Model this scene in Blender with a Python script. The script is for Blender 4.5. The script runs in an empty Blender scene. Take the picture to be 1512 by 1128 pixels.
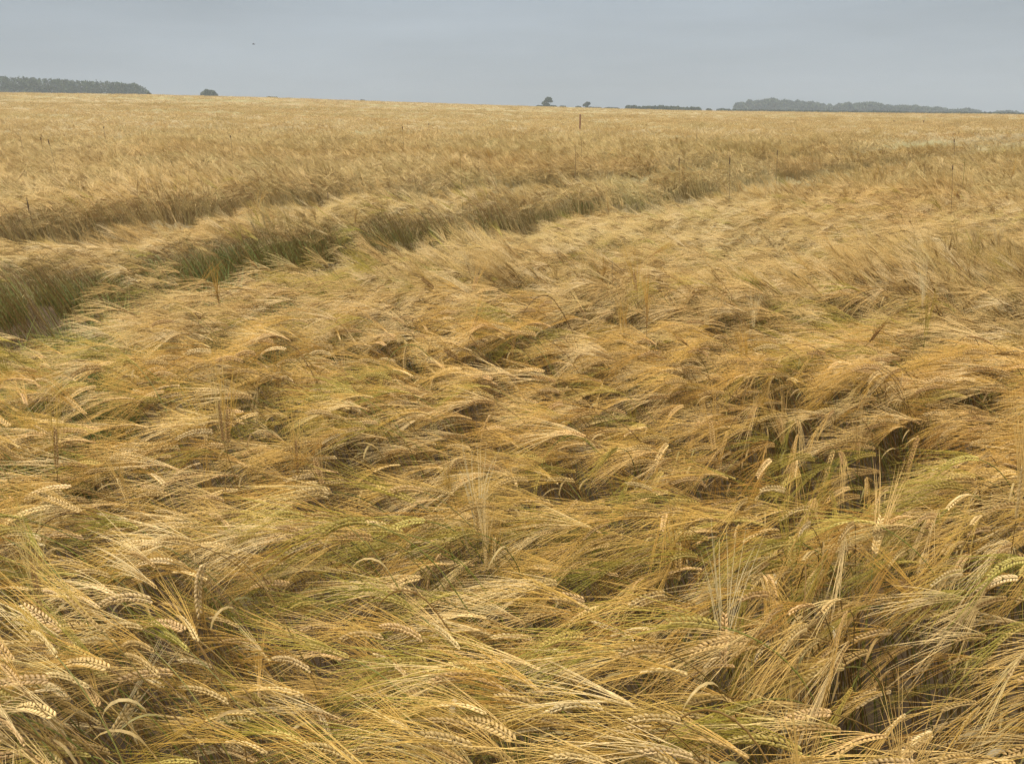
import bpy, math, random
import numpy as np
from mathutils import Vector, Matrix
R = math.radians
PI = math.pi
sc = bpy.context.scene
C = sc.collection
random.seed(11)
rng = np.random.default_rng(11)

# ------------------------------------------------------------------ camera
EYE, F_PX, PITCH = 1.65, 1136.0, R(19.0)
cam_d = bpy.data.cameras.new('camera'); cam = bpy.data.objects.new('camera', cam_d); C.objects.link(cam)
cam_d.sensor_width = 36.0; cam_d.lens = 36.0 * F_PX / 1512.0
cam_d.clip_start = 0.05; cam_d.clip_end = 6000
cam.location = (0, 0, EYE); cam.rotation_euler = (R(90) - PITCH, 0, 0)
sc.camera = cam

# ------------------------------------------------------------------ exposure
sc.view_settings.view_transform = 'Standard'; sc.view_settings.look = 'None'
sc.view_settings.exposure = 0.46; sc.view_settings.gamma = 1.0; sc.view_settings.use_curve_mapping = False
sc.cycles.max_bounces = 5; sc.cycles.diffuse_bounces = 1; sc.cycles.glossy_bounces = 2
sc.cycles.transmission_bounces = 4; sc.cycles.volume_bounces = 1; sc.cycles.transparent_max_bounces = 8
sc.cycles.use_denoising = True; sc.cycles.denoising_prefilter = 'NONE'

# ------------------------------------------------------------------ world: overcast sky
SUN_EL, SUN_AZ = R(58), R(205)          # azimuth clockwise from +Y
w = bpy.data.worlds.new('World'); sc.world = w; w.use_nodes = True
nt = w.node_tree; N = nt.nodes; L = nt.links; N.clear()
def nn(t, **kw):
    n = N.new(t)
    for k, v in kw.items():
        if k.startswith('i_'): n.inputs[int(k[2:])].default_value = v
        else: setattr(n, k, v)
    return n
out = nn('ShaderNodeOutputWorld')
sky = nn('ShaderNodeTexSky', sky_type='NISHITA'); sky.sun_disc = False; sky.sun_elevation = SUN_EL; sky.sun_rotation = SUN_AZ
sky.dust_density = 3.0
bgs = nn('ShaderNodeBackground'); bgs.inputs[1].default_value = 0.08; L.new(sky.outputs[0], bgs.inputs[0])
tc = nn('ShaderNodeTexCoord'); sep = nn('ShaderNodeSeparateXYZ'); L.new(tc.outputs['Generated'], sep.inputs[0])
zr = nn('ShaderNodeValToRGB'); L.new(sep.outputs[2], zr.inputs[0])     # cloud deck brightens away from the horizon
el = zr.color_ramp.elements
el[0].position = 0.0; el[0].color = (0.268, 0.306, 0.346, 1)
el[1].position = 0.95; el[1].color = (2.9, 2.8, 2.7, 1)
for p_, c_ in ((0.04, (0.290, 0.326, 0.366)), (0.12, (0.297, 0.338, 0.382)), (0.20, (0.295, 0.345, 0.410)), (0.40, (0.36, 0.40, 0.46)), (0.66, (0.95, 0.96, 0.98))):
    e = el.new(p_); e.color = (*c_, 1)
mp = nn('ShaderNodeMapping'); mp.inputs['Scale'].default_value = (1.3, 1.3, 9.0); L.new(tc.outputs['Generated'], mp.inputs[0])
cn = nn('ShaderNodeTexNoise'); cn.inputs['Scale'].default_value = 1.6; cn.inputs['Detail'].default_value = 5; cn.inputs['Roughness'].default_value = 0.5
L.new(mp.outputs[0], cn.inputs['Vector'])
cr = nn('ShaderNodeMapRange'); L.new(cn.outputs[0], cr.inputs[0]); cr.inputs[1].default_value = 0.3; cr.inputs[2].default_value = 0.7
cr.inputs[3].default_value = 0.86; cr.inputs[4].default_value = 1.15
sm = nn('ShaderNodeVectorMath', operation='SCALE'); L.new(zr.outputs[0], sm.inputs[0]); L.new(cr.outputs[0], sm.inputs['Scale'])
bgc = nn('ShaderNodeBackground'); bgc.inputs[1].default_value = 1.0; L.new(sm.outputs[0], bgc.inputs[0])
mx = nn('ShaderNodeMixShader'); mx.inputs[0].default_value = 0.93
L.new(bgs.outputs[0], mx.inputs[1]); L.new(bgc.outputs[0], mx.inputs[2]); L.new(mx.outputs[0], out.inputs[0])

sd = bpy.data.lights.new('sun', 'SUN'); sd.energy = 1.5; sd.angle = R(10); sd.color = (1.0, 0.95, 0.87)
so = bpy.data.objects.new('sun', sd); C.objects.link(so)
so.location = (0, 0, 60)
dirv = Vector((math.sin(SUN_AZ) * math.cos(SUN_EL), math.cos(SUN_AZ) * math.cos(SUN_EL), math.sin(SUN_EL)))
so.rotation_euler = dirv.to_track_quat('Z', 'Y').to_euler()

# ------------------------------------------------------------------ noise, terrain, view geometry
def _h(i, j, s):
    n = (i * 374761393 + j * 668265263 + s * 1442695041) & 0xffffffff
    n = ((n ^ (n >> 13)) * 1274126177) & 0xffffffff
    return ((n ^ (n >> 16)) & 0xffff) / 65535.0
def vnoise(x, y, s=0):
    x = np.asarray(x, float); y = np.asarray(y, float)
    xi = np.floor(x).astype(np.int64); yi = np.floor(y).astype(np.int64)
    fx = x - xi; fy = y - yi; fx = fx * fx * (3 - 2 * fx); fy = fy * fy * (3 - 2 * fy)
    a = _h(xi, yi, s); b = _h(xi + 1, yi, s); c = _h(xi, yi + 1, s); d = _h(xi + 1, yi + 1, s)
    return (a * (1 - fx) + b * fx) * (1 - fy) + (c * (1 - fx) + d * fx) * fy
def fbm(x, y, s=0, o=3):
    t = 0; a = 1; n = 0
    for k in range(o):
        t = t + a * vnoise(np.asarray(x) * 2 ** k + 17.3 * k, np.asarray(y) * 2 ** k - 9.1 * k, s + k); n += a; a *= 0.5
    return t / n
def ray(px, py):
    d0, d2 = (px - 756) / F_PX, -(py - 564) / F_PX
    return d0, math.cos(PITCH) + d2 * math.sin(PITCH), -math.sin(PITCH) + d2 * math.cos(PITCH)
HOR = [(-400, 133), (0, 137.5), (220, 140.5), (400, 145), (600, 152), (800, 158.5), (1000, 164), (1200, 167), (1512, 170.5), (1900, 172)]
_az = []; _el = []
for px, py in HOR:
    d = ray(px, py); _az.append(math.atan2(d[0], d[1])); _el.append(d[2] / math.hypot(d[0], d[1]))
R0 = 260.0
CAN = 0.80
def ground_z(x, y):
    x = np.asarray(x, float); y = np.asarray(y, float)
    r = np.hypot(x, y); az = np.arctan2(x, y)
    e = np.interp(az, _az, _el)
    rc = 0.75 * R0
    zc = (e * rc + EYE - CAN) / (3 * .75 ** 2 - 2 * .75 ** 3)
    s = np.clip(r / R0, 0, 1)
    z = zc * (3 * s * s - 2 * s ** 3)
    over = np.clip(r - R0, 0, None)
    z = z - np.minimum(over * over * 4e-5, 3.0) - np.clip(over, 0, 900) * 0.012
    behind = np.clip((np.abs(az) - 1.2) / 0.8, 0, 1)
    return z * (1 - behind)
def at(px, py, z=0.85):
    d = ray(px, py); t = (z - EYE) / d[2]
    return d[0] * t, d[1] * t

# tramlines: near edge polyline and width of the gap
T1 = np.array([(-2.6, 1.5), (-2.15, 2.5), (-1.95, 3.0), (-1.8, 3.84), (-1.59, 4.3), (-1.25, 5.0), (-0.75, 5.45), (-0.29, 5.99), (0.6, 7.42), (1.84, 8.79), (5.0, 12.9), (8.5, 16.9), (15.2, 23.8), (30, 38.5), (70, 78)], float)
W1 = np.array([1.4, 1.4, 1.45, 1.5, 1.45, 1.3, 1.2, 1.15, 1.15, 1.1, 1.0, .95, .9, .9, .9])
T2 = np.array([(-5.2, 3.6), (-3.9, 5.4), (-2.95, 6.85), (-2.17, 8.26), (-0.88, 9.68), (0.42, 11.13), (3.07, 14.5), (7.0, 18.8), (12.5, 24.6), (27, 39.5), (66, 79)], float)
W2 = np.array([1.2, 1.3, 1.3, 1.3, 1.15, 1.0, .9, .8, .9, .9, .9])
def side_dist(x, y, T, W):
    """signed distance left of the near edge (positive = into the gap) and the gap width there"""
    x = np.asarray(x, float); y = np.asarray(y, float)
    best = np.full(x.shape, 1e9); sg = np.zeros(x.shape); ww = np.zeros(x.shape)
    for k in range(len(T) - 1):
        ax, ay = T[k]; bx, by = T[k + 1]; dx, dy = bx - ax, by - ay; l2 = dx * dx + dy * dy
        t = np.clip(((x - ax) * dx + (y - ay) * dy) / l2, 0, 1)
        qx = x - ax - t * dx; qy = y - ay - t * dy; d = np.hypot(qx, qy)
        s = np.sign(dx * qy - dy * qx)
        m = d < best
        best = np.where(m, d, best); sg = np.where(m, s, sg); ww = np.where(m, W[k] * (1 - t) + W[k + 1] * t, ww)
    return best * sg, ww
CLUMPS = [(-3.1, 4.25, .34), (-1.95, 4.15, .30), (-1.1, 5.5, .18)]
def berm(x, y):
    """laid-down strip on the near side of each track"""
    t = 0
    for T, W in ((T1, W1), (T2, W2)):
        d, ww = side_dist(x, y, T, W)
        t = np.maximum(t, np.where(d <= 0, np.exp(np.minimum(d, 0) / .75), np.exp(-np.abs(d) / .2)))
        f = d - ww; t = np.where((f > 0) & (f < .5), -.25, t)
    return t
def tram(x, y):
    """<0 inside a gap (metres to its edge), >0 in the crop"""
    res = None
    for T, W in ((T1, W1), (T2, W2)):
        d, ww = side_dist(x, y, T, W)
        d = d + (vnoise(np.asarray(x) * 2.2, np.asarray(y) * 2.2, 5) - .5) * .28
        inside = np.maximum(-d, d - ww)
        res = inside if res is None else np.minimum(res, inside)
    for cx, cy, cr_ in CLUMPS: res = np.maximum(res, cr_ - np.hypot(x - cx, y - cy))
    return res
def canopy_h(x, y):
    """height of the crop's top above the ground: wind-laid hollows and ridges"""
    u = np.asarray(x) * .8 + np.asarray(y) * .6; v = -np.asarray(x) * .6 + np.asarray(y) * .8
    h = 0.83 + 0.10 * (fbm(u * .9, v * 1.9, 21) - .5) * 2 * .8 + (0.085 * (vnoise(np.asarray(x) * 4.6, np.asarray(y) * 5.6, 23) - .5) * 2 + 0.05 * (vnoise(np.asarray(x) * 9, np.asarray(y) * 11, 24) - .5) * 2)
    r_ = np.hypot(x, y)
    h = h - .20 * berm(x, y) * 1.05 * np.clip(1 - (r_ - 11) / 10, .45, 1) * np.clip((r_ - 2.5) / 3.5, .25, 1)
    for hx, hy, r_, dp in HOLLOWS:
        h = h - dp * np.exp(-(((x - hx) / r_) ** 2 + ((y - hy) / (r_ * .8)) ** 2))
    return h
HOLLOWS = []
for px, py, r_, dp in ((1290, 850, .12, .20), (1330, 1000, .10, .2), (960, 850, .15, .22), (60, 830, .16, .18), (560, 1060, .10, .30), (450, 880, .16, .16), (1330, 620, .24, .14), (1480, 1050, .14, .38), (420, 585, .2, .2), (850, 560, .25, .12), (640, 660, .2, .15),
                       (1210, 690, .2, .18), (800, 940, .1, .14), (180, 720, .2, .15), (500, 500, .3, .15), (1150, 1000, .09, .15), (760, 820, .12, .16), (250, 1110, .12, .2), (1120, 480, .3, .08)):
    hx, hy = at(px, py); HOLLOWS.append((hx, hy, r_, dp))

# ------------------------------------------------------------------ materials
def mat(name):
    m = bpy.data.materials.new(name); m.use_nodes = True; m.node_tree.nodes.clear(); return m
def M_(m, t, **kw):
    n = m.node_tree.nodes.new(t)
    for k, v in kw.items(): setattr(n, k, v)
    return n
def ramp(m, fac, stops, interp='LINEAR'):
    n = M_(m, 'ShaderNodeValToRGB'); n.color_ramp.interpolation = interp
    e = n.color_ramp.elements
    e[0].position = stops[0][0]; e[0].color = (*stops[0][1], 1); e[1].position = stops[-1][0]; e[1].color = (*stops[-1][1], 1)
    for p_, c_ in stops[1:-1]:
        q = e.new(p_); q.color = (*c_, 1)
    m.node_tree.links.new(fac, n.inputs[0]); return n.outputs[0]
def mix(m, fac, a, b, mode='MIX'):
    n = M_(m, 'ShaderNodeMix', data_type='RGBA', blend_type=mode); lk = m.node_tree.links.new
    for i, v in ((0, fac), (6, a), (7, b)):
        if isinstance(v, (int, float)): n.inputs[i].default_value = v
        elif isinstance(v, tuple): n.inputs[i].default_value = (*v, 1)
        else: lk(v, n.inputs[i])
    return n.outputs[2]
def noise(m, scale, detail=3, vec=None, scl=None, rough=.55):
    lk = m.node_tree.links.new
    g = M_(m, 'ShaderNodeNewGeometry').outputs['Position'] if vec is None else vec
    if scl:
        mpn = M_(m, 'ShaderNodeMapping'); mpn.inputs['Scale'].default_value = scl; lk(g, mpn.inputs[0]); g = mpn.outputs[0]
    n = M_(m, 'ShaderNodeTexNoise'); n.inputs['Scale'].default_value = scale; n.inputs['Detail'].default_value = detail; n.inputs['Roughness'].default_value = rough
    lk(g, n.inputs['Vector']); return n.outputs[0]
def mrange(m, v, a, b, c=0., d=1.):
    n = M_(m, 'ShaderNodeMapRange'); m.node_tree.links.new(v, n.inputs[0])
    for i, q in enumerate((a, b, c, d)): n.inputs[i + 1].default_value = q
    return n.outputs[0]
def finish(m, col, rough=.6, transl=0., spec=.3, bump=None):
    lk = m.node_tree.links.new
    o = M_(m, 'ShaderNodeOutputMaterial'); p = M_(m, 'ShaderNodeBsdfPrincipled')
    if isinstance(col, tuple): p.inputs['Base Color'].default_value = (*col, 1)
    else: lk(col, p.inputs['Base Color'])
    p.inputs['Roughness'].default_value = rough; p.inputs['Specular IOR Level'].default_value = spec
    if bump is not None:
        b = M_(m, 'ShaderNodeBump'); b.inputs['Strength'].default_value = bump[1]; b.inputs['Distance'].default_value = bump[2]; lk(bump[0], b.inputs['Height']); lk(b.outputs[0], p.inputs['Normal'])
    if transl > 0:
        t = M_(m, 'ShaderNodeBsdfTranslucent'); s = M_(m, 'ShaderNodeMixShader'); s.inputs[0].default_value = transl
        if isinstance(col, tuple): t.inputs[0].default_value = (*col, 1)
        else: lk(col, t.inputs[0])
        lk(p.outputs[0], s.inputs[1]); lk(t.outputs[0], s.inputs[2]); lk(s.outputs[0], o.inputs[0])
    else: lk(p.outputs[0], o.inputs[0])
    return m
def crop_material(name, stops, green, transl, rough, green_amt=1., spec=.3):
    """straw tones picked per plant, patches of greener, less ripe crop in world space"""
    m = mat(name)
    rnd = M_(m, 'ShaderNodeObjectInfo').outputs['Random']
    base = ramp(m, rnd, stops)
    patch = mrange(m, noise(m, .9, 4), .58, .74, 0., .55 * green_amt)
    r2 = M_(m, 'ShaderNodeMath', operation='FRACT'); mm = M_(m, 'ShaderNodeMath', operation='MULTIPLY'); mm.inputs[1].default_value = 7.31
    m.node_tree.links.new(rnd, mm.inputs[0]); m.node_tree.links.new(mm.outputs[0], r2.inputs[0])
    single = mrange(m, r2.outputs[0], .80, .95, 0., .65 * green_amt)
    mxx = M_(m, 'ShaderNodeMath', operation='MAXIMUM'); pr = M_(m, 'ShaderNodeMath', operation='MULTIPLY'); m.node_tree.links.new(patch, pr.inputs[0]); m.node_tree.links.new(mrange(m, r2.outputs[0], 0., .8, .2, 1.5), pr.inputs[1])
    m.node_tree.links.new(pr.outputs[0], mxx.inputs[0]); m.node_tree.links.new(single, mxx.inputs[1])
    col = mix(m, mxx.outputs[0], base, green)
    big = mrange(m, noise(m, .35, 4), .45, .62, 0., .6)
    col = mix(m, big, col, (.98, .86, .72), 'MULTIPLY')
    bnd = mrange(m, noise(m, .07, 4, scl=(.25, 1., 1)), .48, .62, 0., .8)
    col = mix(m, bnd, col, (.93, .95, .88), 'MULTIPLY')
    wear = mrange(m, noise(m, 160, 2), .3, .75, .72, 1.15)
    col = mix(m, 1., col, wear, 'MULTIPLY')
    return finish(m, col, rough, transl, spec)
AS = ((0, (.46, .255, .05)), (.2, (.82, .54, .16)), (.42, (.62, .37, .075)), (.62, (.98, .745, .36)), (.8, (.74, .45, .105)), (1, (.42, .22, .04)))
AM = ((0, (.50, .32, .10)), (.2, (.76, .54, .22)), (.42, (.60, .40, .13)), (.62, (.88, .685, .36)), (.8, (.70, .47, .17)), (1, (.48, .30, .09)))
AWN = crop_material('awn_straw', AS, (.42, .38, .06), .05, .36, .35, .18)
KERN = crop_material('kernel_husk', ((0, (.58, .38, .135)), (.3, (.78, .57, .24)), (.55, (.48, .30, .10)), (.8, (.70, .46, .20)), (1, (.86, .66, .32))), (.38, .34, .08), .0, .42, .35)
STEM = crop_material('stem_straw_shaded', ((0, (.13, .07, .016)), (.4, (.22, .125, .03)), (.7, (.15, .09, .02)), (1, (.38, .25, .07))), (.15, .18, .035), .0, .5, 1.)  # straw lowered in tone so the gaps under the heads look shaded
LEAF = crop_material('leaf_straw', ((0, (.34, .22, .07)), (.5, (.50, .37, .15)), (1, (.26, .16, .05))), (.14, .18, .04), .15, .6, .8)
PALE = finish(mat('bleached_straw'), (.78, .62, .32), .6, .1, .1)
DRYLEAF = finish(mat('dry_leaf'), (.66, .54, .33), .7, .15, .1)
DARKEAR = finish(mat('brown_ear'), (.36, .21, .07), .6, .05)
STEMF = crop_material('stem_pale', ((0, (.34, .24, .085)), (.5, (.46, .34, .14)), (1, (.40, .28, .10))), (.28, .29, .08), .0, .6, .5)
AWNM = crop_material('awn_tan', AM, (.42, .38, .08), .05, .4, .4, .15)
MIDKERN = crop_material('kernel_brown_shaded', ((0, (.40, .25, .08)), (.4, (.56, .38, .14)), (.7, (.32, .19, .06)), (1, (.48, .31, .11))), (.34, .30, .08), 0., .5, .3)  # brown husk, darkened in place of the shadows between grains
FARAWN = crop_material('awn_pale', ((0, (.56, .39, .145)), (.5, (.75, .555, .25)), (1, (.60, .43, .165))), (.38, .37, .13), .08, .5, .5, .15)

GAWN = crop_material('awn_green', ((0, (.44, .34, .045)), (.4, (.60, .46, .09)), (.7, (.33, .30, .035)), (1, (.54, .39, .06))), (.3, .34, .05), .15, .4, .4)
GKERN = crop_material('kernel_green', ((0, (.42, .33, .07)), (.5, (.60, .46, .13)), (1, (.50, .35, .08))), (.3, .34, .08), 0., .45, .4)
GSTEM = crop_material('stem_green', ((0, (.12, .14, .02)), (.5, (.20, .21, .035)), (1, (.16, .14, .03))), (.14, .19, .03), 0., .5, .5)
m = mat('weed_green'); g_ = ramp(m, M_(m, 'ShaderNodeObjectInfo').outputs['Random'], ((0, (.10, .13, .025)), (.6, (.17, .18, .035)), (1, (.26, .22, .06))))
GREEN = finish(m, g_, .5, .3)
m = mat('stalk_brown'); SBROWN = finish(m, ramp(m, noise(m, 30, 2), ((.3, (.16, .11, .05)), (.7, (.27, .19, .085)))), .7)
m = mat('seedhead_brown'); SHEAD = finish(m, ramp(m, noise(m, 90, 2), ((.3, (.07, .045, .025)), (.7, (.14, .085, .045)))), .8)
m = mat('rusty_metal'); RUST = finish(m, ramp(m, noise(m, 14, 4), ((.3, (.15, .07, .04)), (.7, (.25, .13, .075)))), .8)
m = mat('foliage'); rnd = M_(m, 'ShaderNodeNewGeometry').outputs['Random Per Island']
TREE = finish(m, ramp(m, rnd, ((0, (.016, .028, .012)), (.6, (.045, .068, .026)), (1, (.09, .12, .045)))), .7, .15)  # wide leaf tones put lit and shaded foliage into the colour
BARK = finish(mat('bark'), (.08, .065, .05), .9)
BIRD = finish(mat('bird_grey'), (.06, .06, .065), .7)

# soil below the crop
m = mat('soil'); n1 = noise(m, 9, 6)
SOIL = finish(m, ramp(m, n1, ((.3, (.045, .028, .014)), (.55, (.085, .055, .026)), (.75, (.14, .10, .045)))), .95, bump=(noise(m, 40, 5), .6, .02))
# crop seen as a closed surface further off
m = mat('crop_surface')
s1 = noise(m, 1.0, 6, scl=(1.2, 2.2, 1), rough=.7)
base = ramp(m, s1, ((.28, (.25, .18, .075)), (.47, (.38, .285, .13)), (.70, (.49, .38, .19))))
band = mrange(m, noise(m, .05, 4, scl=(.35, 1.0, 1)), .46, .60, 0., .7)
base = mix(m, band, base, (.30, .285, .115))
warm = mrange(m, noise(m, .09, 3, scl=(.3, 1.2, 1)), .50, .66, 0., .4)
base = mix(m, warm, base, (.52, .38, .19))
SURF = finish(m, base, .85, bump=(noise(m, 5, 6, rough=.75), .8, .25))

# ------------------------------------------------------------------ mesh builders
class MB:
    def __init__(s): s.v = []; s.f = []; s.m = []; s.n = 0
    def add(s, V, Fc, mi=0):
        V = np.asarray(V, float).reshape(-1, 3); Fc = np.asarray(Fc, int)
        s.v.append(V); s.f.append(Fc + s.n); s.m.append(np.full(len(Fc), mi)); s.n += len(V)
    def mesh(s, name, mats, smooth=True):
        me = bpy.data.meshes.new(name)
        V = np.concatenate(s.v)
        fl = []; mi = []; ls = []; tot = 0
        for Fc, m_ in zip(s.f, s.m):
            k = Fc.shape[1]; fl.append(Fc.reshape(-1)); ls.append(tot + np.arange(len(Fc)) * k); tot += Fc.size; mi.append(m_)
        fl = np.concatenate(fl); ls = np.concatenate(ls); mi = np.concatenate(mi)
        me.vertices.add(len(V)); me.vertices.foreach_set('co', V.astype(np.float32).reshape(-1))
        me.loops.add(len(fl)); me.loops.foreach_set('vertex_index', fl.astype(np.int32))
        me.polygons.add(len(ls)); me.polygons.foreach_set('loop_start', ls.astype(np.int32))
        me.polygons.foreach_set('material_index', mi.astype(np.int32))
        me.polygons.foreach_set('use_smooth', np.full(len(ls), smooth))
        for m_ in mats: me.materials.append(m_)
        me.update(calc_edges=True); me.validate()
        return me
def frames(P):
    T = np.gradient(P, axis=0); T /= np.linalg.norm(T, axis=1)[:, None] + 1e-12
    ref = np.array([0, 1., 0]) if abs(T[0][1]) < .9 else np.array([1., 0, 0])
    A = np.cross(T, ref); A /= np.linalg.norm(A, axis=1)[:, None] + 1e-12
    B = np.cross(T, A)
    return T, A, B
def tube(mb, P, rad, k=3, mi=0, flat=1.0):
    P = np.asarray(P, float); n = len(P); T, A, B = frames(P)
    ang = np.arange(k) * 2 * PI / k
    rad = np.broadcast_to(np.asarray(rad, float), (n,))
    V = P[:, None, :] + rad[:, None, None] * (np.cos(ang)[None, :, None] * A[:, None, :] * flat + np.sin(ang)[None, :, None] * B[:, None, :])
    V = V.reshape(-1, 3); i = np.arange(n - 1)[:, None] * k; j = np.arange(k)[None, :]; j2 = (j + 1) % k
    Fc = np.stack([i + j, i + j2, i + k + j2, i + k + j], -1).reshape(-1, 4)
    mb.add(V, Fc, mi)
    if k >= 4:
        c0 = [list(range(k))[::-1], [(n - 1) * k + q for q in range(k)]]
        mb.add(V, np.array(c0), mi)
def ribbon(mb, P, wid, side, mi=0):
    P = np.asarray(P, float); n = len(P); wid = np.broadcast_to(np.asarray(wid, float), (n,))
    S = np.asarray(side, float); S = S / np.linalg.norm(S)
    V = np.concatenate([P - S * wid[:, None] / 2, P + S * wid[:, None] / 2])
    i = np.arange(n - 1)
    mb.add(V, np.stack([i, i + n, i + n + 1, i + 1], -1), mi)

def arc(s0, th0, th1, n, L_, p0, ez=np.array([0, 0, 1.]), ex=np.array([1., 0, 0]), power=1.):
    """curve whose angle from vertical goes th0..th1 over its length"""
    t = np.linspace(0, 1, n); th = th0 + (th1 - th0) * t ** power
    d = np.sin(th)[:, None] * ex + np.cos(th)[:, None] * ez
    P = [np.array(p0, float)]
    for k in range(n - 1): P.append(P[-1] + (d[k] + d[k + 1]) / 2 * L_ / (n - 1))
    return np.array(P), th

def plant(rs, kind, lod):
    """one barley plant growing from the origin and leaning towards +X.
    returns dict of MB per part and the ear's base and middle"""
    U = rs.uniform
    if kind == 'nod':   th0, thn, the, L_ = R(U(4, 18)), R(U(60, 78)), R(U(92, 122)), U(.80, .92)
    elif kind == 'lean': th0, thn, the, L_ = R(U(5, 20)), R(U(40, 62)), R(U(48, 72)), U(.78, .9)
    elif kind == 'up':   th0, thn, the, L_ = R(U(0, 8)), R(U(5, 22)), R(U(6, 26)), U(.80, .9)
    else:                th0, thn, the, L_ = R(U(4, 12)), R(U(120, 150)), R(U(165, 185)), U(.8, .9)
    ns = {0: 12, 1: 7, 2: 3}[lod]
    Ls, Ln = L_ * .80, L_ * .20
    P1, _ = arc(0, th0, th0 + (thn - th0) * .35, ns, Ls, (0, 0, 0), power=1.5)
    tt = th0 + (thn - th0) * .35
    nn_ = {0: 9, 1: 5, 2: 3}[lod]
    P2, _ = arc(0, tt, thn, nn_, Ln, P1[-1])
    P = np.concatenate([P1, P2[1:]])
    wob = U(-.03, .03) * np.sin(np.linspace(0, PI, len(P))); P[:, 1] += wob
    parts = {'stem': MB(), 'ear': MB(), 'awns': MB(), 'leaf': MB()}
    sr = {0: .0011, 1: .0013, 2: .0022}[lod]
    tube(parts['stem'], P, np.linspace(sr * 1.3, sr * .8, len(P)), {0: 5, 1: 3, 2: 3}[lod])
    if lod == 0:
        for q in (.25, .5, .72):          # nodes on the straw
            i = int(q * (len(P) - 1)); d_ = P[i + 1] - P[i]; d_ /= np.linalg.norm(d_)
            tube(parts['stem'], [P[i] - d_ * .004, P[i], P[i] + d_ * .004], [sr * 1.1, sr * 1.9, sr * 1.1], 5)
    Le = U(.068, .096)
    ne = 14
    Pe, the_ = arc(0, thn, the, ne, Le, P[-1])
    tw = U(-.5, .5) + (PI / 2 if U(0, 1) < .5 else 0)
    rows = int(round(Le / .0074)) if lod < 2 else 6
    for k in range(rows):
        t = (k + .5) / rows
        th = thn + (the - thn) * t
        i = t * (ne - 1); a = int(i); c = Pe[a] + (Pe[min(a + 1, ne - 1)] - Pe[a]) * (i - a)
        ax = np.array([math.sin(th), 0, math.cos(th)]); ay = np.array([0, 1., 0]); az_ = np.cross(ax, ay)
        s1 = math.cos(tw) * ay + math.sin(tw) * az_; s2 = -math.sin(tw) * ay + math.cos(tw) * az_
        prof = math.sin(PI * min(1, t * .86 + .14)) ** .45
        for sg in (-1, 1):
            kl = (.0090 if lod < 2 else .018) * (.8 + .2 * prof)
            kw = ((.0026, .0028)[lod] if lod < 2 else .0040) * (.7 + .3 * prof)
            off = c + s1 * sg * .0022 * prof + ax * (Le / rows * .5 * (sg > 0)) + s2 * U(-.0004, .0004)
            dr = ax * math.cos(R(34)) + s1 * sg * math.sin(R(34)); dr /= np.linalg.norm(dr)
            wv = np.cross(dr, s2); wv /= np.linalg.norm(wv)
            if lod == 0: ts, rr, kk = (0, .18, .45, .75, 1), (.35, .85, 1., .68, .14), 6
            elif lod == 1: ts, rr, kk = (0, .4, 1), (.5, 1., .15), 4
            else: ts, rr, kk = (0, .5, 1), (.5, 1., .2), 3
            ts = np.array(ts); rr = np.array(rr)
            ang = np.arange(kk) * 2 * PI / kk + .3
            cen = off[None] + dr[None] * (ts * kl)[:, None]
            V = cen[:, None] + (rr * kw)[:, None, None] * (np.cos(ang)[None, :, None] * wv + np.sin(ang)[None, :, None] * s2 * .85)
            n = len(ts); ii = np.arange(n - 1)[:, None] * kk; j = np.arange(kk)[None]; j2 = (j + 1) % kk
            parts['ear'].add(V.reshape(-1, 3), np.stack([ii + j, ii + j2, ii + kk + j2, ii + kk + j], -1).reshape(-1, 4))
            # the awn of this grain
            reps = {0: 1, 1: 1, 2: 1}[lod]
            if (lod == 1 and U(0, 1) < .34) or (lod == 0 and U(0, 1) < .3): continue
            tip = off + dr * kl * .95
            la = U(.115, .17) * (.85 + .25 * (1 - abs(t - .5)))
            sp1, sp2 = (sg * U(.05, .15) + U(-.04, .04)), U(-.09, .09)
            if kind == 'up': sp1 *= 1.8; sp2 *= 1.8
            d0 = ax + s1 * sp1 + s2 * sp2; d0 /= np.linalg.norm(d0)
            n = {0: 6, 1: 4, 2: 2}[lod]
            tq = np.linspace(0, 1, n)[:, None]
            drop = np.array([0, 0, -1.]) * (.025 if kind in ('nod',) else .006) * U(.2, 1.6)
            bend = s1 * U(-.012, .012)
            A_ = tip + d0 * la * tq + (drop + bend) * tq ** 2
            if lod == 0: tube(parts['awns'], A_, np.interp(tq[:, 0], (0, .15, .6, 1), (.0004, .00062, .00045, .00015)) * U(.8, 1.15), 3)
            elif lod == 1: tube(parts['awns'], A_, np.linspace(.00085, .0003, n), 3)
            else: ribbon(parts['awns'], A_, np.linspace(.0028, .001, n), (U(-1, 1), U(-1, 1), U(-1, 1)))
    if lod == 0:      # narrow sterile row down the flat of the ear
        for sgn in (-1, 1):
            for k in range(9):
                t = (k + .8) / 10; th = thn + (the - thn) * t; i = int(t * (ne - 1))
                ax = np.array([math.sin(th), 0, math.cos(th)]); ay = np.array([0, 1., 0]); az_ = np.cross(ax, ay)
                s2 = -math.sin(tw) * ay + math.cos(tw) * az_
                c = Pe[i] + s2 * sgn * .0018
                tube(parts['ear'], [c, c + ax * .004 + s2 * sgn * .0006, c + ax * .009], [.0006, .0011, .0003], 4)
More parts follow.
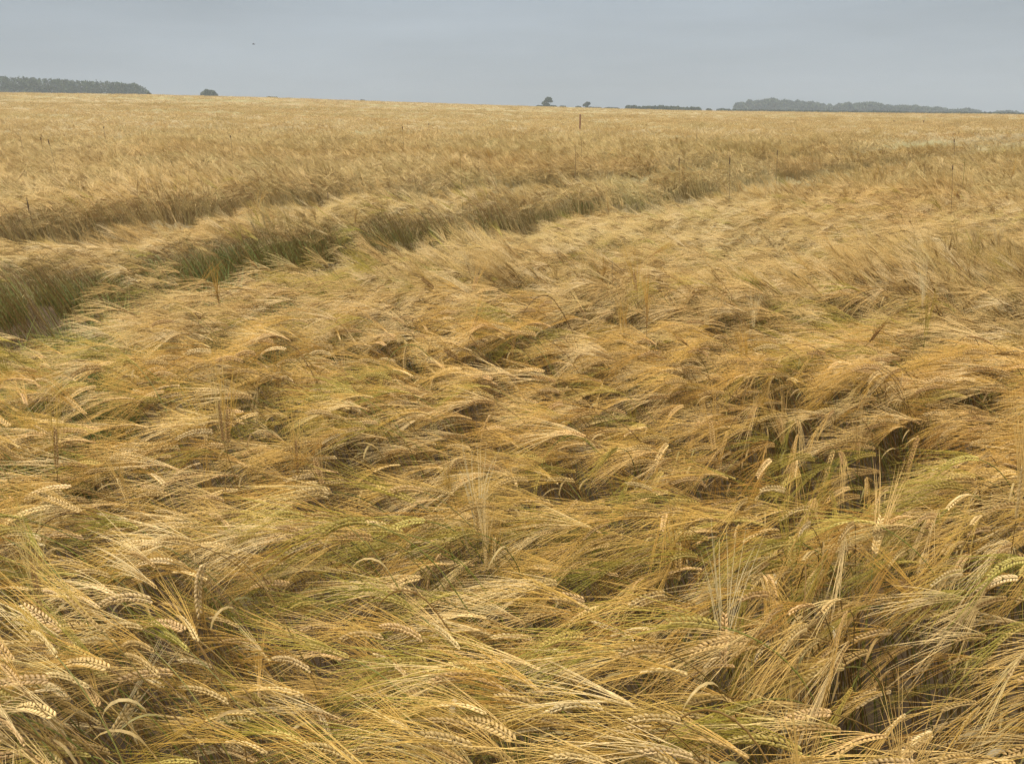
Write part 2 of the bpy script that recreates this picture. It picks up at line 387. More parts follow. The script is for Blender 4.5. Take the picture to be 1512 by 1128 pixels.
    if lod < 2:
        nl = rs.choice([0, 0, 0, 1])
        for _ in range(nl):
            i = rs.integers(3, len(P) - 2) if lod == 0 else rs.integers(2, len(P) - 1)
            a = U(0, 2 * PI); ex = np.array([math.cos(a), math.sin(a), 0])
            Q, _t = arc(0, R(U(10, 40)), R(U(120, 185)), 8, U(.05, .12), P[i], ex=ex)
            sd_ = np.array([-math.sin(a), math.cos(a), U(-.8, .8)])
            ribbon(parts['leaf'], Q, np.interp(np.linspace(0, 1, 8), (0, .2, .7, 1), (.0025, .005, .0035, .0008)), sd_)
    return parts, P[-1], Pe[len(Pe) // 2]

def merged(partlists, name, mats=None):
    """partlists: [(parts, matrix, offset)] -> one mesh, four materials"""
    mb = MB()
    for parts, Mx, off in partlists:
        for mi, key in enumerate(('stem', 'ear', 'awns', 'leaf')):
            p = parts[key]
            if not p.v: continue
            V = np.concatenate(p.v) @ Mx.T + off
            base = mb.n; mb.v.append(V); mb.n += len(V)
            for Fc in p.f: mb.f.append(Fc + base); mb.m.append(np.full(len(Fc), mi))
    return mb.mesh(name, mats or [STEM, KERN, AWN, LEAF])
def rotz(a): c, s = math.cos(a), math.sin(a); return np.array([[c, -s, 0], [s, c, 0], [0, 0, 1.]])

# ------------------------------------------------------------------ tagging
def tag(o, label=None, cat=None, group=None, kind=None):
    if label: o['label'] = label
    if cat: o['category'] = cat
    if group: o['group'] = group
    if kind: o['kind'] = kind
    return o
def link(name, me, parent=None, loc=None):
    o = bpy.data.objects.new(name, me); C.objects.link(o)
    if parent: o.parent = parent
    if loc is not None: o.location = loc
    return o
def empty(name, loc, rz=0):
    o = bpy.data.objects.new(name, None); C.objects.link(o); o.location = loc; o.rotation_euler = (0, 0, rz); o.empty_display_size = .05
    return o

# ------------------------------------------------------------------ ground and far crop surface
def polar(name, rr, na, zf, mat_, amin=-PI, amax=PI, mask=None):
    a = np.linspace(amin, amax, na); Rr, A = np.meshgrid(rr, a, indexing='ij')
    X = Rr * np.sin(A); Y = Rr * np.cos(A); Z = zf(X, Y)
    nr = len(rr); i = np.arange(nr - 1)[:, None] * na; j = np.arange(na - 1)[None]
    Fc = np.stack([i + j, i + na + j, i + na + j + 1, i + j + 1], -1).reshape(-1, 4)
    mb = MB(); mb.add(np.stack([X, Y, Z], -1).reshape(-1, 3), Fc)
    return link(name, mb.mesh(name, [mat_]))
rr = np.concatenate([[0.0], np.geomspace(.3, 1300, 150)])
g = polar('ground', rr, 361, lambda x, y: ground_z(x, y) + .02 * (vnoise(x * 3, y * 3, 3) - .5) * (np.hypot(x, y) < 60), SOIL); tag(g, kind='structure')
FADE0, FADE1 = 7.5, 12.0
def surf_z(x, y):
    r = np.hypot(x, y); h = canopy_h(x, y)
    lift = np.clip((r - 5.5) / 4.0, 0, 1); lift = lift * lift * (3 - 2 * lift)
    farl = np.clip((r - 12) / 30, 0, 1)
    zz = h - .34 * (1 - farl) - .12
    zz = -.10 + (zz + .10) * lift
    d = tram(x, y)
    gap = np.clip((.22 - d) / .22, 0, 1) * np.clip((95 - r) / 30, 0, 1)
    zz = zz * (1 - gap) + (-.1) * gap
    rough = .16 * (fbm(x * 2.4, y * 2.4, 61) - .5) * np.clip((r - 6) / 6, 0, 1) + .35 * (fbm(x * .22, y * .4, 63) - .5) * np.clip((r - 40) / 60, 0, 1)
    return ground_z(x, y) + zz + rough * (gap < .5)
rs_ = np.concatenate([np.geomspace(5.4, 30, 150), np.geomspace(30.6, 420, 170)])
cs = polar('barley_canopy', rs_, 700, surf_z, SURF, R(-70), R(70))
tag(cs, 'tan ripe barley crop reading as one smooth surface out to the skyline', 'crop', kind='stuff')

# ------------------------------------------------------------------ instanced crop (uncountable)
def proto_coll(name, meshes):
    col = bpy.data.collections.new(name)
    for i, me in enumerate(meshes):
        o = bpy.data.objects.new('%s_%02d' % (name, i), me); col.objects.link(o)
    return col
def scatter(name, col, P, rot, scl, idx, label, cat='crop'):
    me = bpy.data.meshes.new(name); me.vertices.add(len(P)); me.vertices.foreach_set('co', P.astype(np.float32).reshape(-1))
    for nm, ty, arr in (('rot', 'FLOAT_VECTOR', rot), ('scl', 'FLOAT_VECTOR', scl)):
        a = me.attributes.new(nm, ty, 'POINT'); a.data.foreach_set('vector', arr.astype(np.float32).reshape(-1))
    a = me.attributes.new('idx', 'INT', 'POINT'); a.data.foreach_set('value', idx.astype(np.int32))
    o = link(name, me)
    ng = bpy.data.node_groups.new(name, 'GeometryNodeTree')
    ng.interface.new_socket('Geometry', in_out='INPUT', socket_type='NodeSocketGeometry')
    ng.interface.new_socket('Geometry', in_out='OUTPUT', socket_type='NodeSocketGeometry')
    n = ng.nodes; gi = n.new('NodeGroupInput'); go = n.new('NodeGroupOutput')
    ci = n.new('GeometryNodeCollectionInfo'); ci.inputs['Collection'].default_value = col
    ci.inputs['Separate Children'].default_value = True; ci.inputs['Reset Children'].default_value = True
    ip = n.new('GeometryNodeInstanceOnPoints'); ip.inputs['Pick Instance'].default_value = True
    def attr(nm, ty):
        q = n.new('GeometryNodeInputNamedAttribute'); q.data_type = ty; q.inputs[0].default_value = nm
        return [s for s in q.outputs if s.enabled][0]
    lk = ng.links.new
    lk(gi.outputs[0], ip.inputs['Points']); lk(ci.outputs[0], ip.inputs['Instance'])
    e2r = n.new('FunctionNodeEulerToRotation'); lk(attr('rot', 'FLOAT_VECTOR'), e2r.inputs[0]); lk(e2r.outputs[0], ip.inputs['Rotation'])
    lk(attr('scl', 'FLOAT_VECTOR'), ip.inputs['Scale']); lk(attr('idx', 'INT'), ip.inputs['Instance Index'])
    lk(ip.outputs[0], go.inputs[0])
    md = o.modifiers.new('scatter', 'NODES'); md.node_group = ng
    return tag(o, label, cat, kind='stuff')

prs = np.random.default_rng(5)
K0 = ['nod'] * 9 + ['lean'] * 6 + ['up'] * 3 + ['hang'] * 2
NEAR = [plant(prs, k, 0) for k in K0]
K1 = ['nod'] * 8 + ['lean'] * 7 + ['up'] * 4
MID = [plant(prs, k, 1) for k in K1]
I3 = np.eye(3); Z3 = np.zeros(3)
GM = [GSTEM, GKERN, GAWN, LEAF]
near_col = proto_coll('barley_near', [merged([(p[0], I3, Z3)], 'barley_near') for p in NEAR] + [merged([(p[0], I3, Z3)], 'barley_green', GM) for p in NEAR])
mid_col = proto_coll('barley_mid', [merged([(p[0], I3, Z3)], 'barley_mid', [STEM, MIDKERN, AWNM, LEAF]) for p in MID] + [merged([(p[0], I3, Z3)], 'barley_green', GM) for p in MID])
def tuft(rs, kinds, n, rad, thick=1., lodp=2, wide=1.):
    lst = []
    for _ in range(n):
        p, nb, em = plant(rs, rs.choice(kinds), lodp)
        a = rs.normal(0, .35); M3 = rotz(a) * 1.0
        r_ = rad * math.sqrt(rs.uniform(0, 1)); q = rs.uniform(0, 2 * PI)
        off = np.array([r_ * math.cos(q), r_ * math.sin(q), rs.uniform(-.10, .05)]) - np.array([nb[0], nb[1], 0])
        lst.append((p, M3, off))
    return lst
TK = [(['nod', 'nod', 'lean'], 0)] * 4 + [(['lean', 'nod'], 1)] * 4 + [(['lean', 'up'], 2)] * 3
tuft_col = proto_coll('barley_tuft', [merged(tuft(prs, k, 26, .26), 'barley_tuft', [STEMF, MIDKERN, FARAWN, LEAF]) for k, _ in TK])
far_col = proto_coll('barley_far', [merged(tuft(prs, k, 46, .75), 'barley_far', [STEMF, MIDKERN, FARAWN, LEAF]) for k, _ in TK])

def flow(x, y):
    """azimuth the ears point to: mostly to the left, swirling"""
    n1 = fbm(x * .55, y * .55, 31, 2) - .5; n2 = vnoise(x * 1.7, y * 1.7, 35) - .5
    n3 = vnoise(x * 6.5, y * 6.5, 37) - .5
    a = R(184) + n1 * R(95) + n2 * R(60) + n3 * R(36)
    nearright = np.clip((x - .2) / .9, 0, 1) * np.clip((2.6 - y) / 1.2, 0, 1)
    return a + nearright * R(24)
GSPOT = [(*at(px, py), r_) for px, py, r_ in ((520, 810, .16), (600, 770, .12), (660, 930, .13), (760, 960, .12), (700, 1040, .08), (930, 700, .25), (1050, 710, .16), (1150, 660, .2), (1000, 800, .14), (1440, 760, .20), (1500, 900, .08), (560, 560, .25), (700, 580, .15),
         (1210, 470, .35), (450, 1040, .12), (60, 800, .12), (30, 520, .3), (520, 400, .4), (850, 1010, .09), (1180, 870, .1), (920, 850, .1), (300, 1010, .1), (1110, 1040, .08), (900, 570, .15), (1290, 640, .2), (20, 400, .4), (280, 430, .25), (1350, 710, .15))]
def greenness(x, y):
    g = .03 + .10 * np.clip((fbm(x * 1.6, y * 1.6, 91) - .55) * 6, 0, 1)
    for cx, cy, r_ in GSPOT: g = np.maximum(g, .42 * np.exp(-((x - cx) ** 2 + (y - cy) ** 2) / (r_ * r_)))
    return g
TUFTS = [(*at(px, py), r_) for px, py, r_ in ((760, 660, .12), (1045, 730, .10), (540, 400, .3), (715, 350, .45), (35, 600, .16), (1050, 375, .25), (280, 425, .25), (720, 800, .05), (530, 730, .08), (395, 560, .1), (880, 400, .2), (230, 570, .1), (1480, 800, .07), (1250, 255, .8), (20, 400, .35), (620, 370, .3), (400, 330, .4))]
def stand(x, y):
    """0 laid flat .. 1 standing"""
    s = (fbm(x * .75, y * 1.0, 41, 3) - .50) * 4.0
    r = np.hypot(x, y)
    s = s - .95 * np.clip((3.6 - r) / 1.6, 0, 1) - .28 * np.clip((r - 2.5) / 1, 0, 1) * np.clip((10 - r) / 3, 0, 1) - .12 * np.clip((r - 8) / 6, 0, 1)
    d = tram(x, y); s = s + np.where(d < .45, .22 * np.clip((.45 - d) / .45, 0, 1), 0)
    for cx, cy, r_ in TUFTS: s = s + 1.1 * np.exp(-((x - cx) ** 2 + (y - cy) ** 2) / (r_ * r_))
    return s
def positions(r0, r1, half, dens, seed):
    g_ = np.random.default_rng(seed)
    n = int(.5 * (r1 * r1 - r0 * r0) * 2 * half * dens)
    r = np.sqrt(g_.uniform(r0 * r0, r1 * r1, n)); a = g_.uniform(-half, half, n)
    return r * np.sin(a), r * np.cos(a), g_
def crop_field(name, col, kinds, nb, r0, r1, half, dens, seed, label, hscale=1., trim=.02, tilt=.06, sz=1.0, spread=.30, nk=0):
    hx, hy, g_ = positions(r0, r1, half, dens, seed)       # where the heads are
    d = tram(hx, hy); keep = d > trim
    if 3 < r0 < 9: rr_h = np.hypot(hx, hy); keep &= g_.uniform(0, 1, len(hx)) < np.where(r0 < 5, np.clip((10.5 - rr_h) / 3, 0, 1), np.clip((rr_h - 7) / 3, 0, 1))
    if r0 < 1: keep &= ~((np.hypot(hx, hy) < .5))
    if r0 < 9:      # thin crop in the hollows, straw and soil showing
        for qx, qy, r_, dp in HOLLOWS: keep &= g_.uniform(0, 1, len(hx)) > min(.75, dp * 2.2) * np.exp(-((hx - qx) ** 2 + (hy - qy) ** 2) / (r_ * r_ * .35))
        keep &= g_.uniform(0, 1, len(hx)) > (.78 if r0 < 3 else .5) * np.clip((vnoise(hx * 8, hy * 11, 88) - (.54 if r0 < 3 else .62)) * 6, 0, 1)
    hx, hy = hx[keep], hy[keep]; n = len(hx)
    st = stand(hx, hy) + g_.normal(0, .28, n)
    kinds = np.array(kinds)
    idx = np.zeros(n, int)
    nod = np.where(kinds == 0)[0]; lean = np.where(kinds == 1)[0]; up = np.where(kinds == 2)[0]; hang = np.where(kinds == 3)[0]
    u = g_.uniform(0, 1, n)
    idx = np.where(st < .45, nod[g_.integers(0, len(nod), n)], np.where(st < 1.05, lean[g_.integers(0, len(lean), n)], up[g_.integers(0, len(up), n)]))
    if len(hang): idx = np.where(u < .025, hang[g_.integers(0, len(hang), n)], idx)
    idx = np.where((u > .985) & (len(hang) > 0), up[g_.integers(0, len(up), n)], idx)
    a = flow(hx, hy) + g_.normal(0, spread, n)
    gidx = idx + nk * (g_.uniform(0, 1, n) < greenness(hx, hy)) if nk else idx
    h = canopy_h(hx, hy) - np.abs(g_.normal(0, .07 if len(hang) else .05, n)) + .02
    s = sz * g_.uniform(.9, 1.1, n)
    nb = np.array(nb)
    sz_ = h / nb[idx, 2] * hscale
    rx = hx - s * (np.cos(a) * nb[idx, 0] - np.sin(a) * nb[idx, 1]); ry = hy - s * (np.sin(a) * nb[idx, 0] + np.cos(a) * nb[idx, 1])
    P = np.stack([rx, ry, ground_z(rx, ry)], -1)
    rot = np.stack([g_.normal(0, tilt, n), g_.normal(0, tilt, n), a], -1)
    scl = np.stack([s, s, sz_], -1)
    return scatter(name, col, P, rot, scl, gidx, label)
kid = {'nod': 0, 'lean': 1, 'up': 2, 'hang': 3}
o_near = crop_field('barley_crop', near_col, [kid[k] for k in K0], [p[1] for p in NEAR], .35, 3.3, R(62), 350, 101, 'dense golden bearded barley laid over by wind in the foreground', spread=.36, nk=len(K0))
o_mid = crop_field('barley_crop', mid_col, [kid[k] for k in K1], [p[1] for p in MID], 3.2, 10.5, R(46), 310, 102, 'golden barley lodged in swirls across the middle of the field', trim=.09, nk=len(K1))
avg = [(0, 0, .84)] * len(TK)
o_tuft = crop_field('barley_crop', tuft_col, [k for _, k in TK], avg, 7.2, 28, R(44), 13, 103, 'soft tan barley heads beyond the wheel tracks', trim=.33, tilt=.10, sz=1., spread=.7)
o_far = crop_field('barley_crop', far_col, [k for _, k in TK], avg, 26, 110, R(42), 1.5, 104, 'pale tan barley heads in the far part of the field', trim=.4, tilt=.05, spread=1.2)
o_vfar = crop_field('barley_crop', far_col, [k for _, k in TK], avg, 105, 280, R(40), .45, 105, 'hazy tan barley heads below the skyline', trim=-9, tilt=.02, sz=1.4, spread=1.5)

# ------------------------------------------------------------------ individual barley plants: the largest in view
SHARED = {}
def part_mesh(key, parts, part, m_):
    k = (key, part, m_.name)
    if k not in SHARED:
        SHARED[k] = parts[part].mesh({'stem': 'stem', 'ear': 'ear', 'awns': 'awns', 'leaf': 'leaf'}[part], [m_])
    return SHARED[k]
def barley(pi, hx, hy, hz, a, label, group=None, mats=(None,) * 4, s=1., name='barley_plant'):
    parts, nb, em = NEAR[pi]
    rx = hx - s * (math.cos(a) * nb[0] - math.sin(a) * nb[1]); ry = hy - s * (math.sin(a) * nb[0] + math.cos(a) * nb[1])
    t = empty(name, (rx, ry, float(ground_z(rx, ry))), a); t.scale = (s, s, hz / nb[2])
    tag(t, label, 'barley plant', group)
    link('stem', part_mesh(pi, parts, 'stem', mats[0] or STEM), t)
    e = link('ear', part_mesh(pi, parts, 'ear', mats[1] or KERN), t)
    link('awns', part_mesh(pi, parts, 'awns', mats[2] or AWN), e)
    if parts['leaf'].v: link('leaf', part_mesh(pi, parts, 'leaf', mats[3] or LEAF), t)
    return t
irs = np.random.default_rng(77)
nodk = [i for i, k in enumerate(K0) if k == 'nod']; leank = [i for i, k in enumerate(K0) if k == 'lean']; upk = [i for i, k in enumerate(K0) if k == 'up']; hangk = [i for i, k in enumerate(K0) if k == 'hang']
# plants that stand out (pixel of the ear's base, height, kind, azimuth)
HERO = [
    ((1068, 985), .90, upk[0], 95, 'tall pale upright barley ear with long vertical awns right of the bottom centre', (None, None, PALE, None)),
    ((1182, 955), .92, hangk[0], 250, 'barley ear hanging straight down with its pale awns pointing to the ground', (None, None, PALE, None)),
    ((160, 1090), .90, leank[1], 60, 'pale barley ear standing tilted to the right near the bottom left corner', (None, None, PALE, None)),
    ((718, 845), .88, upk[1], 100, 'upright green barley ear left of centre with a brown one beside it', None),
    ((728, 845), .90, upk[2], 80, 'upright brownish barley ear standing just right of a green upright one', None),
    ((706, 790), .93, upk[0], 100, 'pale barley ear with tall straight awns above the middle of the foreground', (None, None, PALE, None)),
    ((84, 690), .93, upk[1], 85, 'dark brown upright barley ear at the left edge of the laid crop', (None, DARKEAR, None, None)),
    ((330, 655), .90, upk[2], 110, 'dark upright ear leaning left, left half of a V of two', (None, DARKEAR, None, None)),
    ((336, 655), .90, upk[0], 55, 'dark upright ear leaning right, right half of a V of two', (None, DARKEAR, None, None)),
    ((410, 580), .90, upk[2], 75, 'dark brown upright ear standing in a small hollow left of centre', (None, DARKEAR, None, None)),
    ((955, 485), .92, upk[1], 95, 'short dark upright ear alone above the crop right of centre', (None, DARKEAR, None, None)),
    ((60, 905), .90, upk[2], 110, 'brown upright ear leaning left near the left edge', (None, DARKEAR, None, None)),
    ((1000, 860), .90, upk[0], 85, 'upright golden barley ear with tall awns beside a dark hollow', None),
    ((1290, 820), .90, leank[3], 60, 'pale barley ear tilted right over the dark hollow at the right', None),
    ((1375, 905), .92, leank[0], 150, 'barley ear leaning left at the right side above the dark straw', (None, DARKEAR, None, None)),
    ((1500, 770), .95, upk[1], 80, 'upright green-tinged barley ear at the right edge', None),
    ((440, 700), .90, upk[2], 100, 'brown upright ear standing left of centre in the laid crop', (None, DARKEAR, None, None)),
    ((1112, 485), .90, upk[0], 92, 'bleached upright ear rising from flat crop at the right', (None, PALE, PALE, None)),
    ((1362, 455), .90, upk[1], 95, 'bleached upright ear beyond the flat crop at the right', (None, PALE, PALE, None)),
]
for (px, py), hz, pi, azd, lab, mt in HERO:
    hx, hy = at(px, py, .85)
    hz = min(hz, float(canopy_h(hx, hy)) + .05); hx, hy = at(px, py, hz)
    barley(pi, hx, hy, hz, R(azd), lab, None, mt or (None,) * 4)
# the nearest nodding ears, spread over the foreground
ZY = [(1000, 1140, 'along the bottom edge'), (880, 1000, 'in the near foreground'), (760, 880, 'a little further back')]
ZX = [(-20, 500, 'at the left'), (500, 1000, 'in the centre'), (1000, 1532, 'at the right')]
pts = []
ntry = 0
while len(pts) < 245 and ntry < 40000:
    ntry += 1
    py = 1135 - 375 * irs.uniform(0, 1); px = irs.uniform(-15, 1527)
    dmin = 22 + (py - 760) / 375 * 22
    if any(abs(px - q[0]) < dmin * 1.25 and abs(py - q[1]) < dmin * .62 for q in pts): continue
    pts.append((px, py))
for px, py in pts:
    hx, hy = at(px, py, .86)
    h = float(canopy_h(hx, hy)) + irs.uniform(.01, .075)
    hx, hy = at(px, py, h)
    st = float(stand(hx, hy)) + irs.normal(0, .3)
    if st < .6: pi, look = nodk[irs.integers(len(nodk))], 'golden ear nodding flat'
    else: pi, look = leank[irs.integers(len(leank))], 'golden ear with raised awns'
    u = irs.uniform()
    if u < .03: pi, look = hangk[irs.integers(len(hangk))], 'bent ear hanging down'
    a = float(flow(hx, hy)) + irs.normal(0, .26)
    zy = [z for z in ZY if py > (z[0] + (z[0] > 760) * 8)] or [ZY[-1]]
    zx = [z for z in ZX if z[0] <= px < z[1]] or [ZX[0]]
    lab = '%s %s, %s' % (look, zy[0][2], zx[0][2])
    gr = irs.uniform() < float(greenness(hx, hy))
    if gr: lab = lab.replace('golden', 'greenish')
    barley(pi, hx, hy, h, a, lab, 'bearded barley ears in the foreground', (GSTEM, GKERN, GAWN, None) if gr else (None,) * 4, s=irs.uniform(.84, 1.04))

# small dark ears standing stiffly through the middle of the field
for k in range(36):
    px = irs.uniform(10, 1500); py = 215 + 330 * irs.uniform() ** 1.2
    hx, hy = at(px, py, .84)
    if float(tram(hx, hy)) < .1: continue
    pi = upk[irs.integers(len(upk))] if irs.uniform() < .6 else leank[irs.integers(len(leank))]
    sz_ = 1.0 + .03 * math.hypot(hx, hy)
    hz = float(canopy_h(hx, hy)) + .04
    barley(pi, hx, hy, hz, irs.uniform(0, 6.28), 'small dark brown ear sticking up out of the crop in the middle of the field', 'dark ears across the middle of the field', (None, DARKEAR, None, None), s=sz_)

# curled dead leaves lying on the ears
for k, (px, py, a, lab) in enumerate((((662), 975, 80, 'bleached curled leaf arching over the ears left of the bottom centre'), (1293, 1080, 10, 'white dry leaf folded over an ear at the bottom right'), (1000, 1075, 200, 'pale dry leaf lying on the ears in the bottom centre'), (1150, 815, 70, 'pale upright dry leaf beside the dark hollow at the right'), (1497, 955, 20, 'pale leaf tip above the dark straw at the right edge'), (1395, 600, 40, 'twisted pale dry leaf in the broken crop at the right'), (1250, 855, 80, 'short pink-white dry leaf standing beside the right hollow'))):
    hx, hy = at(px, py, .89)
    h0 = float(canopy_h(hx, hy)) - .03
    mb = MB(); an = R(a); Q, _ = arc(0, R(-10), R(150), 9, .07, (0, 0, 0), ex=np.array([math.cos(an), math.sin(an), 0]))
    ribbon(mb, Q, np.interp(np.linspace(0, 1, 9), (0, .3, .7, 1), (.004, .009, .008, .002)), (-math.sin(an), math.cos(an), .5))
    o = link('dry_leaf', mb.mesh('dry_leaf', [DRYLEAF]), loc=(hx, hy, h0)); tag(o, lab, 'leaf', 'dry leaves on the crop')

# ------------------------------------------------------------------ green weeds in the wheel track
def blades(rs, n, h, rad, lean=.5, wd=.006):
    mb = MB()
    for _ in range(n):
        r_ = rad * math.sqrt(rs.uniform()); q = rs.uniform(0, 2 * PI); a = rs.uniform(0, 2 * PI); hh = h * rs.uniform(.55, 1)
        ex = np.array([math.cos(a), math.sin(a), 0])
        Q, _ = arc(0, R(rs.uniform(0, 12)), R(rs.uniform(25, 95)), 7, hh, (r_ * math.cos(q), r_ * math.sin(q), 0), ex=ex)
        ribbon(mb, Q, np.interp(np.linspace(0, 1, 7), (0, .3, 1), (wd * .7, wd, .0008)), (-math.sin(a), math.cos(a), 0))
    return mb
wrs = np.random.default_rng(9)
gm = [blades(wrs, 60, .42, .10).mesh('grass', [GREEN]) for _ in range(5)]
gcol = proto_coll('grass_tuft', gm)
xs, ys, g2 = positions(1.5, 48, R(46), 34, 301)
d = tram(xs, ys); k_ = (d < -.02); xs, ys = xs[k_], ys[k_]
keep = (vnoise(xs * 1.3, ys * 1.3, 77) > .30) | (np.hypot(xs + 2.8, ys - 4.6) < 1.3); xs, ys = xs[keep], ys[keep]; n = len(xs)
sc_ = g2.uniform(.5, 1.15, n) * np.where(np.hypot(xs + 2.8, ys - 4.6) < 1.2, 1.6, 1.)
scatter('grass', gcol, np.stack([xs, ys, ground_z(xs, ys)], -1), np.stack([0 * xs, 0 * xs, g2.uniform(0, 6, n)], -1), np.stack([sc_] * 3, -1), g2.integers(0, 5, n), 'green grass growing in the wheel tracks through the barley', 'grass')

# ------------------------------------------------------------------ tall stalks above the crop (top pixel, base pixel)
def stalk(px, ytop, ybase, headlen, label, lean=0., green=False, headr=.006):
    hx, hy = at(px, ybase, .80)
    d_ = ray(px + lean, ytop); t = hy / d_[1]
    zt = min(EYE + d_[2] * t, 1.9); xt = d_[0] * t
    gz = float(ground_z(hx, hy))
    root = empty('tall_stalk', (hx, hy, gz)); tag(root, label, 'grass stalk', 'tall grass stalks above the crop')
    dist = math.hypot(hx, hy); rad = max(.002, dist * .00028)
    top = np.array([xt - hx, 0, zt - gz]); t_ = np.linspace(0, 1, 8)[:, None]
    P = top * t_ + np.array([.02, .01, 0]) * np.sin(t_ * PI)
    hl = headlen
    dv = top / np.linalg.norm(top)
    mb = MB(); tube(mb, P, np.linspace(rad * 1.2, rad * .7, 8), 5); link('stem', mb.mesh('stem', [GREEN if green else SBROWN]), root)
    if hl > 0:
        mb = MB(); hr = max(headr * .8, dist * .0006)
        t2 = np.linspace(0, 1, 7)
        tube(mb, (top - dv * hl)[None] + dv[None] * (t2 * hl)[:, None], hr * np.array([.3, .85, 1., .95, .85, .6, .15]), 6)
        for q in range(10):
            b = top - dv * hl * (1 - q / 10); a = q * 2.4
            tube(mb, [b, b + np.array([math.cos(a), math.sin(a), 1.2]) * hr * 1.3], [hr * .35, hr * .1], 4)
        link('seed_head', mb.mesh('seed_head', [SHEAD]), root)
for a in ((1078, 228, 300, .10, 'tall brown stalk with a dark head right of centre'), (1003, 232, 285, .10, 'tall stalk with a dark head left of a similar taller one'), (679, 226, 300, 0, 'thin green headless stalk left of centre'),
          (849, 214, 264, 0, 'thin pale stalk at the centre of the field'), (1417, 243, 316, .05, 'tall stalk with a small black head at the right', -10), (1425, 236, 284, 0, 'thin green stalk at the far right behind a dark-headed one'),
          (1366, 237, 275, 0, 'thin short stalk at the right left of the black-headed one'), (39, 291, 322, .12, 'thick dark brown head standing at the left edge of the tramline'), (60, 203, 235, .06, 'dark-headed stalk at the far left', 0),
          (85, 206, 262, .07, 'leaning stalk with a dark head at the left', -14), (30, 202, 230, 0, 'thin stalk nearest the left edge'), (153, 188, 222, .04, 'thin stalk between the left wood and the tramline'), (340, 200, 235, .05, 'small dark-headed stalk below the dome-shaped tree'),
          (275, 200, 215, 0, 'short stalk left of the dome-shaped tree line'), (594, 187, 230, .05, 'slender dark-headed stalk left of centre, far off'), (633, 183, 205, .05, 'small dark head on a short stalk in the far crop'), (1148, 222, 262, .08, 'dark upright stalk right of centre by the tramline end'),
          (1257, 357, 372, .11, 'short dark brown head poking from flat crop at the right'), (687, 249, 258, .10, 'small dark head lying above the crop near the green stalk', 9), (1320, 179, 188, .08, 'tiny dark head in the far crop at the right'), (1364, 179, 189, .08, 'tiny dark head in the far crop, rightmost of two'),
          (1415, 205, 222, .10, 'dark tilted seed head at the far right above the tramlines', -6), (898, 385, 420, 0, 'pale broken stalk at mid field', 6), (432, 188, 215, 0, 'faint thin stalk in the far crop left of centre'), (1029, 186, 215, 0, 'faint thin stalk in the far crop right of the post'),
          (478, 283, 300, .08, 'forked dark head beside the second tramline', 6), (236, 380, 392, 0, 'broken straw at the edge of the near tramline', 5), (100, 198, 206, .05, 'small dark head far off at the left'), (860, 205, 240, .0, 'thin stalk just below the rusty post', -2)):
    px, yt, yb, hl, lab = a[:5]; stalk(px, yt, yb, hl, lab, a[5] if len(a) > 5 else 0., green='green' in lab)

# ------------------------------------------------------------------ rusty post
def far_pos(px, D):
    d_ = ray(px, 160); r_ = math.hypot(d_[0], d_[1]); return d_[0] / r_ * D, d_[1] / r_ * D
def z_at(px, py, D):
    d_ = ray(px, py); return EYE + d_[2] / math.hypot(d_[0], d_[1]) * D
x_, y_ = far_pos(857, 42); gz = float(ground_z(x_, y_)); zt = z_at(857, 170, 42)
mb = MB(); tube(mb, [(0, 0, 0), (.0, 0, zt - gz - .04), (0, 0, zt - gz)], [.036, .036, .034], 8)
tube(mb, [(0, 0, zt - gz - .012), (0, 0, zt - gz + .02)], [.056, .05], 8)
o = link('post', mb.mesh('post', [RUST]), loc=(x_, y_, gz)); tag(o, 'short rusty brown post standing alone in the far crop near the middle', 'post')

# ------------------------------------------------------------------ trees and hedges on the skyline
def leaf_cloud(mb, rs, c, rad, n, size, mi=0):
    """leaf clumps spread through a lobe, denser near its skin"""
    u = rs.normal(0, 1, (n, 3)); u /= np.linalg.norm(u, axis=1)[:, None]
    rr_ = rs.uniform(.45, 1.04, n) ** .5
    bump = 1 + .16 * np.sin(u[:, 0] * 7 + c[0]) * np.sin(u[:, 2] * 6 + c[1] * 2)
    P = np.array(c) + u * (rr_ * bump)[:, None] * np.array(rad)
    e1 = rs.normal(0, 1, (n, 3)); e1 /= np.linalg.norm(e1, axis=1)[:, None]
    e2 = np.cross(e1, rs.normal(0, 1, (n, 3))); e2 /= np.linalg.norm(e2, axis=1)[:, None]
    s = size * rs.uniform(.6, 1.4, n)[:, None]
    V = np.stack([P - e1 * s - e2 * s * .5, P + e1 * s - e2 * s * .6, P + e1 * s * .7 + e2 * s * .7, P - e1 * s * .6 + e2 * s * .6], 1).reshape(-1, 3)
    i = np.arange(n) * 4
    mb.add(V, np.stack([i, i + 1, i + 2, i + 3], -1), mi)
